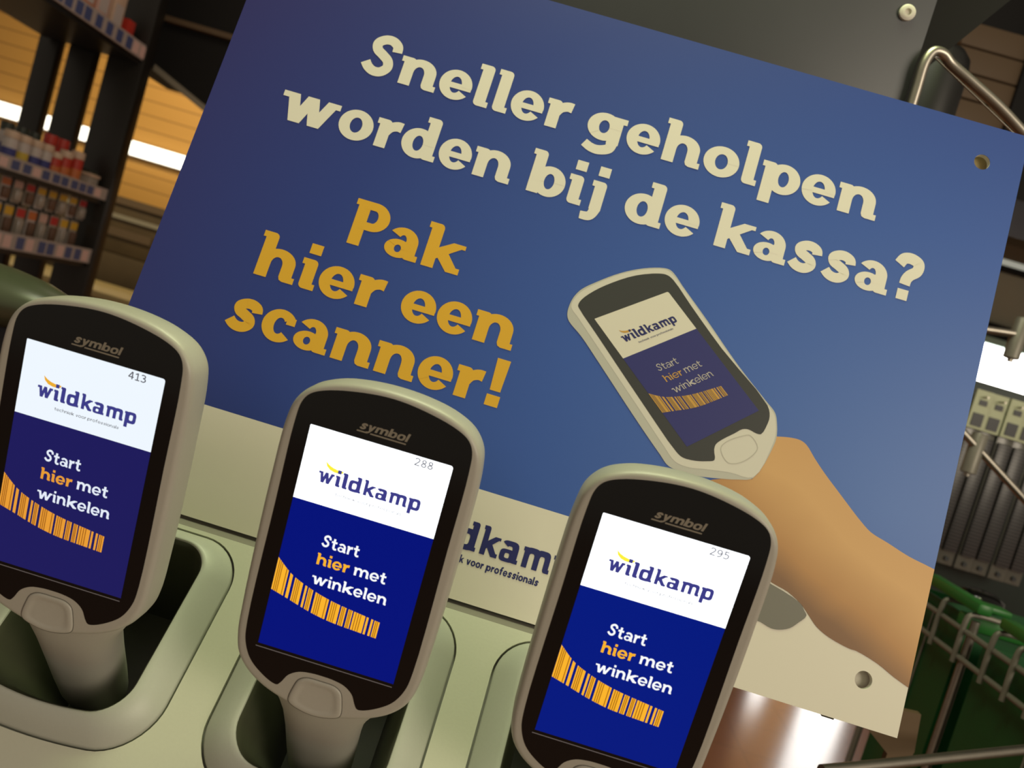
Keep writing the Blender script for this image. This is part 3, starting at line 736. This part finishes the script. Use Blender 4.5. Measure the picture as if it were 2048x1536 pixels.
sp = thing('spot_lamp', 'black cylindrical spot lamp behind the bent steel tube at upper right', 'lamp', (.316, .95, 1.70))
MB().loft([[(r * math.cos(a), r * math.sin(a), z_) for a in [2 * math.pi * j / 32 for j in range(32)]] for r, z_ in ((.033, 0), (.033, .062), (.031, .074), (.024, .083), (.012, .088))]).build('lamp_body', 'lampblack', sp, smooth=50)
MB().loft([[(r * math.cos(a), r * math.sin(a), z_) for a in [2 * math.pi * j / 32 for j in range(32)]] for r, z_ in ((.028, -.004), (.031, -.003), (.031, .001), (.028, .002))], False, False).build('copper_ring', 'copper', sp, smooth=50)
MB().tube([(0, 0, .085), (0, 0, .6)], .006).build('hanger', 'blackmetal', sp)

pk = thing('plank_cabinet', 'brown plank-fronted wall cabinet high up behind the spot lamp', 'cabinet', (.84, 2.0, 1.9))
for j in range(6):
    MB().box(-.14, .012, 0, .02, .10 + .058 * j, .10 + .058 * j + .054).build('plank', 'browntrim', pk, bevel=.002)
MB().box(-.14, .30, .02, .3, .08, .62).build('carcass', 'blackmetal', pk)
MB().box(.012, .30, -.01, .02, .08, .62).build('door', 'blackmetal', pk)

# ------------------------------------------------------------------ shop shelving at the left
shv = thing('shop_shelving', 'black open shop shelving at the left with price rails and open back', 'shelving', (-1.95, 2.6, 0))
def LS(x0, x1, y0, y1, z0, z1): return (x0 + 1.95, x1 + 1.95, y0 - 2.6, y1 - 2.6, z0, z1)
for x0, x1, y0, y1 in ((-2.155, -2.075, 3.02, 3.06), (-2.035, -1.935, 3.02, 3.06), (-1.873, -1.735, 3.0, 3.06), (-2.22, -2.17, 1.85, 1.9)):
    MB().box(*LS(x0, x1, y0, y1, 0, 2.7)).build('upright', 'shelf', shv, bevel=.004)
for zt in (1.395, 1.155, 1.925):
    MB().box(*LS(-2.2 if zt < 1.9 else -2.125, -1.752, 1.9, 3.0, zt - .03, zt)).build('shelf', 'shelf', shv)
MB().box(*LS(-2.2, -1.77, 1.9, 3.0, .08, .45)).build('plinth', 'shelf', shv)
def rail(z0, z1, n, seed):
    r = MB().box(*LS(-1.752, -1.742, 1.95, 3.005, z0, z1)).build('price_rail', 'rail', shv)
    rnd = random.Random(seed)
    y_ = 2.36
    while y_ < 2.97:
        w = .036
        MB().box(*LS(-1.742, -1.7405, y_, y_ + w, z0 + .006, z1 - .008)).build('price_ticket', 'lblpink' if (rnd.random() < .3) else 'lblblue', r)
        y_ += w + rnd.choice((.012, .02, .028))
rail(1.382, 1.424, 9, 1); rail(1.142, 1.195, 9, 4); rail(1.912, 1.966, 9, 9)

def tub(name, x, y, z, r, h, body, cap, lab, label, group, capdark=False, cat='tub'):
    t = thing(name, label, cat, (x, y, z), group)
    N_ = 24
    lp = lambda r_, z_: [(r_ * math.cos(2 * math.pi * j / N_), r_ * math.sin(2 * math.pi * j / N_), z_) for j in range(N_)]
    MB().loft([lp(r * .94, 0), lp(r, .004), lp(r, h * .74), lp(r * .9, h * .8)]).build('body', body, t, smooth=40)
    MB().loft([lp(r * 1.02, h * .79), lp(r * 1.02, h * .97), lp(r * .94, h)]).build('lid', cap, t, smooth=40)
    MB().loft([lp(r * 1.01, h * .15), lp(r * 1.01, h * .5)], False, False).build('paper_label', lab, t, smooth=40)
    return t
g1 = 'white tubs on the middle shelf'
spots = [(2.515, 'leftmost white tub on the middle shelf, cut by the photo edge'), (2.575, 'second white tub from the left on the middle shelf'),
         (2.635, 'third white tub from the left on the middle shelf'), (2.69, 'white tub next to the red bottles on the middle shelf')]
for k, (y_, lb) in enumerate(spots):
    tub('tub', -1.80, y_, 1.395, .022, .108, 'tubwhite', 'tubcap', 'tubblue' if k != 1 else 'tubyellow', lb, g1)
for k, (y_, lb) in enumerate(((2.53, 'dark capped bottle at the far left behind the white tubs'), (2.60, 'dark capped bottle behind the second and third white tubs'), (2.665, 'dark capped bottle behind the last white tub'))):
    tub('bottle', -1.875, y_ + .06, 1.395, .02, .135, 'tubwhite', 'tubdark', 'tubblue', lb, 'dark capped bottles behind the white tubs', cat='bottle')
for k, (x_, y_, hh, lb) in enumerate(((-1.80, 2.745, .095, 'short red bottle at the left of the red group on the middle shelf'), (-1.80, 2.80, .112, 'middle red bottle in the front of the red group'),
                                     (-1.80, 2.865, .125, 'tallest red bottle at the right of the red group'), (-1.868, 2.80, .15, 'red bottle standing at the back of the red group'), (-1.868, 2.87, .15, 'red capped bottle at the back right of the red group'))):
    tub('bottle', x_, y_, 1.395, .022, hh, 'tubred', 'tubred' if k > 2 else 'tubcap', 'tubamber', lb, 'red bottles on the middle shelf', cat='bottle')
bn = thing('storage_bin', 'small pale blue bin at the right end of the middle shelf', 'bin', (-1.80, 2.945, 1.395))
MB().box(-.022, .03, -.028, .028, 0, .058).build('body', 'bagclear', bn, bevel=.003)
MB().box(-.025, .033, -.031, .031, .054, .066).build('rim', 'tubcap', bn, bevel=.002)
MB().box(-.018, .026, -.024, .024, .062, .078).build('contents', 'tubdark', bn, bevel=.003)

cardcols = ['hdryellow', 'hdryellow', 'hdrred', 'tubamber', 'hdrpink', 'hdrred', 'hdryellow', 'hdryellow']
ordn = ['first', 'second', 'third', 'fourth', 'fifth', 'sixth', 'seventh', 'eighth']
cname = {'hdryellow': 'yellow', 'hdrred': 'red', 'tubamber': 'amber', 'hdrpink': 'pink'}
for tier, z0 in ((0, 1.182), (1, 1.288)):
    for k in range(8):
        y_ = 2.525 + .06 * k
        hc = cardcols[(k + 3 * tier) % 8]
        t = thing('blister_pack', '%s carded blister pack, %s row under the middle shelf, %s from left' % (cname[hc], ('lower', 'upper')[tier], ordn[k]), 'pack', (-1.80 + .012 * tier, y_, z0),
                  'blister packs hanging under the middle shelf')
        hgt = .098 if tier == 0 else .075
        MB().box(-.002, .001, -.021, .021, 0, hgt).build('card', 'bagclear' if k % 3 else 'tubwhite', t)
        MB().box(.001, .010, -.017, .017, .008, hgt * .58).build('blister', 'bagbrown' if (k + tier) % 2 else 'bagclear', t, bevel=.003)
        MB().box(.001, .0025, -.020, .020, hgt * .66, hgt * .94).build('header', hc, t)
for k, (y_, c, h_, lb) in enumerate(((2.60, 'bagbrown', .16, 'brown carton on the top shelf, left of the amber one'), (2.68, 'tubamber', .2, 'amber carton on the top shelf of the shelving'),
                                    (2.76, 'hdrpink', .2, 'pink carton on the top shelf beside the amber one'), (2.85, 'tubcap', .17, 'beige carton on the top shelf near its right end'))):
    t = thing('carton', lb, 'box', (-1.83, y_, 1.925), 'cartons on the top shelf')
    MB().box(-.05, .05, -.034, .034, 0, h_).build('box', c, t, bevel=.002)
    MB().box(.05, .051, -.024, .024, h_ * .3, h_ * .7).build('paper_label', 'tubwhite', t)
t = thing('carton', 'small red and green carton at the right end of the top shelf', 'box', (-1.81, 2.945, 1.925), 'cartons on the top shelf')
MB().box(-.03, .03, -.022, .022, 0, .10).build('box', 'tubred', t, bevel=.002)
MB().box(.03, .031, -.022, .022, 0, .05).build('paper_label', 'greenlight', t)

# ------------------------------------------------------------------ far left: wall lamp, counter, stacked boards, black canopy
lm = thing('strip_lamp', 'long glowing white strip lamp on the ochre boarded wall', 'lamp', (-3.8, 5.96, 1.84))
MB().box(-1.6, 1.2, .01, .04, -.055, .055).build('mount', 'stripe', lm)
MB().box(-1.6, 1.2, -.02, .01, -.05, .05).build('tube_cover', 'lampglow', lm, bevel=.008)
ct = thing('counter', 'beige topped low counter behind the shelving, left of the sign', 'counter', (-3.0, 4.9, 0))
MB().box(-.9, .9, -.35, .35, .86, .90).build('worktop', 'beige', ct, bevel=.004)
MB().box(-.88, .88, -.32, .33, 0, .86).build('cabinet_body', 'brown', ct)
bs = thing('board_stack', 'dark brown stack of boards with pale straps against the ochre wall', 'board stack', (-3.1, 5.7, 0))
for j in range(4):
    MB().box(-1.3, 1.2, -.12, .22, .02 + .355 * j, .02 + .355 * j + .35).build('bundle', 'brown', bs, bevel=.006)
for z_, h_, x0, x1 in ((1.32, .03, -.6, .75), (1.20, .055, -.35, .25), (1.42, .05, -1.3, 1.2)):
    MB().box(x0, x1, -.135, -.12, z_, z_ + h_).build('strap', 'stripe' if h_ < .05 else 'browntrim', bs)
cn = thing('canopy', 'black canopy overhead between the shelving and the blue sign', 'canopy', (-1.8, 3.6, 2.0))
def LC(p): return (p[0] + 1.8, p[1] - 3.6, p[2] - 2.0)
cl = [(-1.80, 3.2, 1.935), (-1.95, 3.2, 1.935), (-1.95, 3.2, 2.6), (-.8, 3.2, 2.6), (-.8, 3.2, 1.52)]
MB().loft([[LC((x_, y_, z_)) for x_, y_, z_ in cl], [LC((x_, 3.6, z_)) for x_, y_, z_ in cl]]).build('hood', 'blackmetal', cn)
e0, e1 = (-1.80, 3.195, 1.935), (-.8, 3.195, 1.52)
MB().loft([[LC((e[0], y_, e[2] + dz)) for y_, dz in ((3.185, -.012), (3.2, -.012), (3.2, .012), (3.185, .012))] for e in (e0, e1)]).build('edge_trim', 'stripe', cn)
MB().box(*(-1.80 + 1.8, -.9 + 1.8, 3.17 - 3.6, 3.2 - 3.6, .115, .135)).build('bar', 'browntrim', cn)
MB().box(*(-1.80 + 1.8, -1.70 + 1.8, 3.6 - 3.6, 3.65 - 3.6, -.1, .9)).build('hanger', 'blackmetal', cn)

# ------------------------------------------------------------------ right: rods, packs, green baskets
def clamp_rod(label, a, b_, cpos):
    t = thing('clamp_rod', label, 'rod', a, 'steel rods right of the sign')
    A_ = Vector(a)
    MB().tube([(0, 0, 0), tuple(Vector(b_) - A_)], .0048).build('rod', 'steel', t, smooth=60)
    c = Vector(cpos) - A_
    N_ = 24
    MB().loft([[(c.x + r * math.cos(2 * math.pi * j / N_), c.y + r * math.sin(2 * math.pi * j / N_), c.z + z_) for j in range(N_)] for r, z_ in ((.007, -.026), (.0095, -.025), (.0095, .024), (.008, .026))]).build('clamp', 'steeldull', t, smooth=40)
    MB().tube([(c.x, c.y, c.z - .03), (c.x, c.y, c.z - .024)], .0035).build('set_screw', 'steel', t)
clamp_rod('straight steel rod with a clamp in front of the bright window', (.44, 1.05, 1.512), (.78, 1.05, 1.560), (.5455, 1.052, 1.5215))
clamp_rod('sloping steel rod with a clamp crossing the ribbed packs', (.455, 1.05, 1.4293), (.70, 1.05, 1.2835), (.541, 1.053, 1.371))

names = ['leftmost', 'second', 'third', 'fourth', 'fifth', 'sixth']
for k in range(6):
    x_ = .654 + .0268 * k
    t = thing('tie_pack', 'dark ribbed tie pack with pale header card, %s from the sign edge' % names[k] if k else 'dark ribbed tie pack with pale green header card, nearest the sign edge', 'pack', (x_, 1.30 + .004 * (k % 2), 1.197), 'ribbed tie packs hanging right of the sign')
    MB().box(-.0128, .0128, .002, .004, 0, .275).build('film', 'packedge', t, bevel=.0008)
    MB().box(-.0108, .0108, -.004, .002, .022, .205).build('ties', 'ribs', t, bevel=.0015)
    MB().box(-.0128, .0128, -.003, .0, .215, .275).build('header_card', 'packheader', t)
    MB().box(-.0085, .0085, -.0042, -.003, .219, .239).build('printed_square', 'packprint', t)
    MB().box(-.005, .007, -.0042, -.003, .252, .260).build('printed_mark', 'packprint', t)
    MB().tube([(0, -.002, .010), (0, .003, .010)], .0035).build('hang_hole', 'packprint', t)
bk = thing('backing_panel', 'dark teal panel carrying the hanging ribbed packs', 'panel', (.8, 1.36, 0))
MB().box(-.20, .20, 0, .03, 1.13, 1.49).build('board', 'tealdark', bk, bevel=.002)
MB().box(.16, .19, .03, .06, 0, 1.49).build('leg', 'blackmetal', bk)
for k in range(6):
    MB().tube([(-.146 + .0268 * k, -.075, 1.462), (-.146 + .0268 * k, 0, 1.462)], .0015, 8).build('peg', 'steel', bk)

def basket(label, y0, y1, ztop):
    t = thing('shopping_basket', label, 'basket', (.508, y0, .80), 'green baskets at the right edge')
    h_ = ztop - .80
    d_ = y1 - y0
    mb = MB()
    o_ = [(0, 0), (.26, 0), (.26, d_), (0, d_)]
    w_ = .004
    i_ = [(w_, w_), (.26 - w_, w_), (.26 - w_, d_ - w_), (w_, d_ - w_)]
    mb.loft([[(p[0], p[1], 0) for p in o_], [(p[0], p[1], h_) for p in o_], [(p[0], p[1], h_) for p in i_], [(p[0], p[1], .006) for p in i_]])
    mb.build('shell', 'green', t)
    MB().box(-.006, .266, -.004, .010, h_ - .012, h_ + .004).build('rim', 'greenlight', t, bevel=.002)
    MB().tube([(-.0015, d_ * .55, .0), (-.0015, d_ * .55, h_ * .97)], .0012, 8).build('corner_rib', 'steeldull', t)
    return t
basket('green basket behind the right edge of the sign, farther one', .893, 1.012, 1.198)
basket('green basket at the lower right edge of the photo, nearer one', .60, .852, 1.182)
wr = thing('wire_rack', 'grey wire rack with hoops standing before the green baskets', 'rack', (.50, .9, 0))
def LW(p): return (p[0] - .5, p[1] - .9, p[2])
for z_ in (1.159, 1.1865):
    MB().tube([LW((.4985, .62, z_)), LW((.4985, 1.03, z_))], .0030, 10).build('rail', 'steeldull', wr, smooth=60)
for k, y_ in enumerate((.925, .873, .818, .777, .74, .69)):
    zt = 1.206
    hp = catmull([(.4955, y_, 1.152), (.4955, y_, zt - .008), (.4975, y_, zt - .002), (.503, y_, zt), (.545, y_, zt)], 5)
    MB().tube([LW(p) for p in hp], .0028, 10).build('hoop', 'steeldull', wr, smooth=60)
MB().tube([LW((.505, .872, 0)), LW((.505, .872, 1.20))], .0045, 12).build('post', 'steel', wr, smooth=60)
for k, y_ in enumerate((.60, 1.02)):
    MB().tube([LW((.4985, y_, 0)), LW((.4985, y_, 1.19))], .004, 10).build('leg', 'steeldull', wr)
for k, (y0, lb) in enumerate(((.86, 'green folded basket handle resting on the wire hoops nearest the sign'), (.70, 'green folded basket handle resting on the wire hoops at the photo edge'))):
    t = thing('basket_handle', lb, 'handle', (.50, y0, 1.2085), 'green basket handles')
    MB().box(-.004, .012, 0, .12, 0.001, .013).build('grip', 'greenlight', t, bevel=.003)
    MB().box(.012, .05, 0.03, .055, .001, .008).build('arm', 'greenlight', t, bevel=.002)
tag(MB().loft([[(.55 + r * math.cos(2 * math.pi * j / 24), .955 + r * math.sin(2 * math.pi * j / 24), z_) for j in range(24)] for r, z_ in ((.022, 1.2022), (.025, 1.208), (.024, 1.216), (.015, 1.221))]).build('wrapped_roll', 'glass', smooth=60),
    'shiny black wrapped roll above the green baskets beside the sign edge', 'roll')
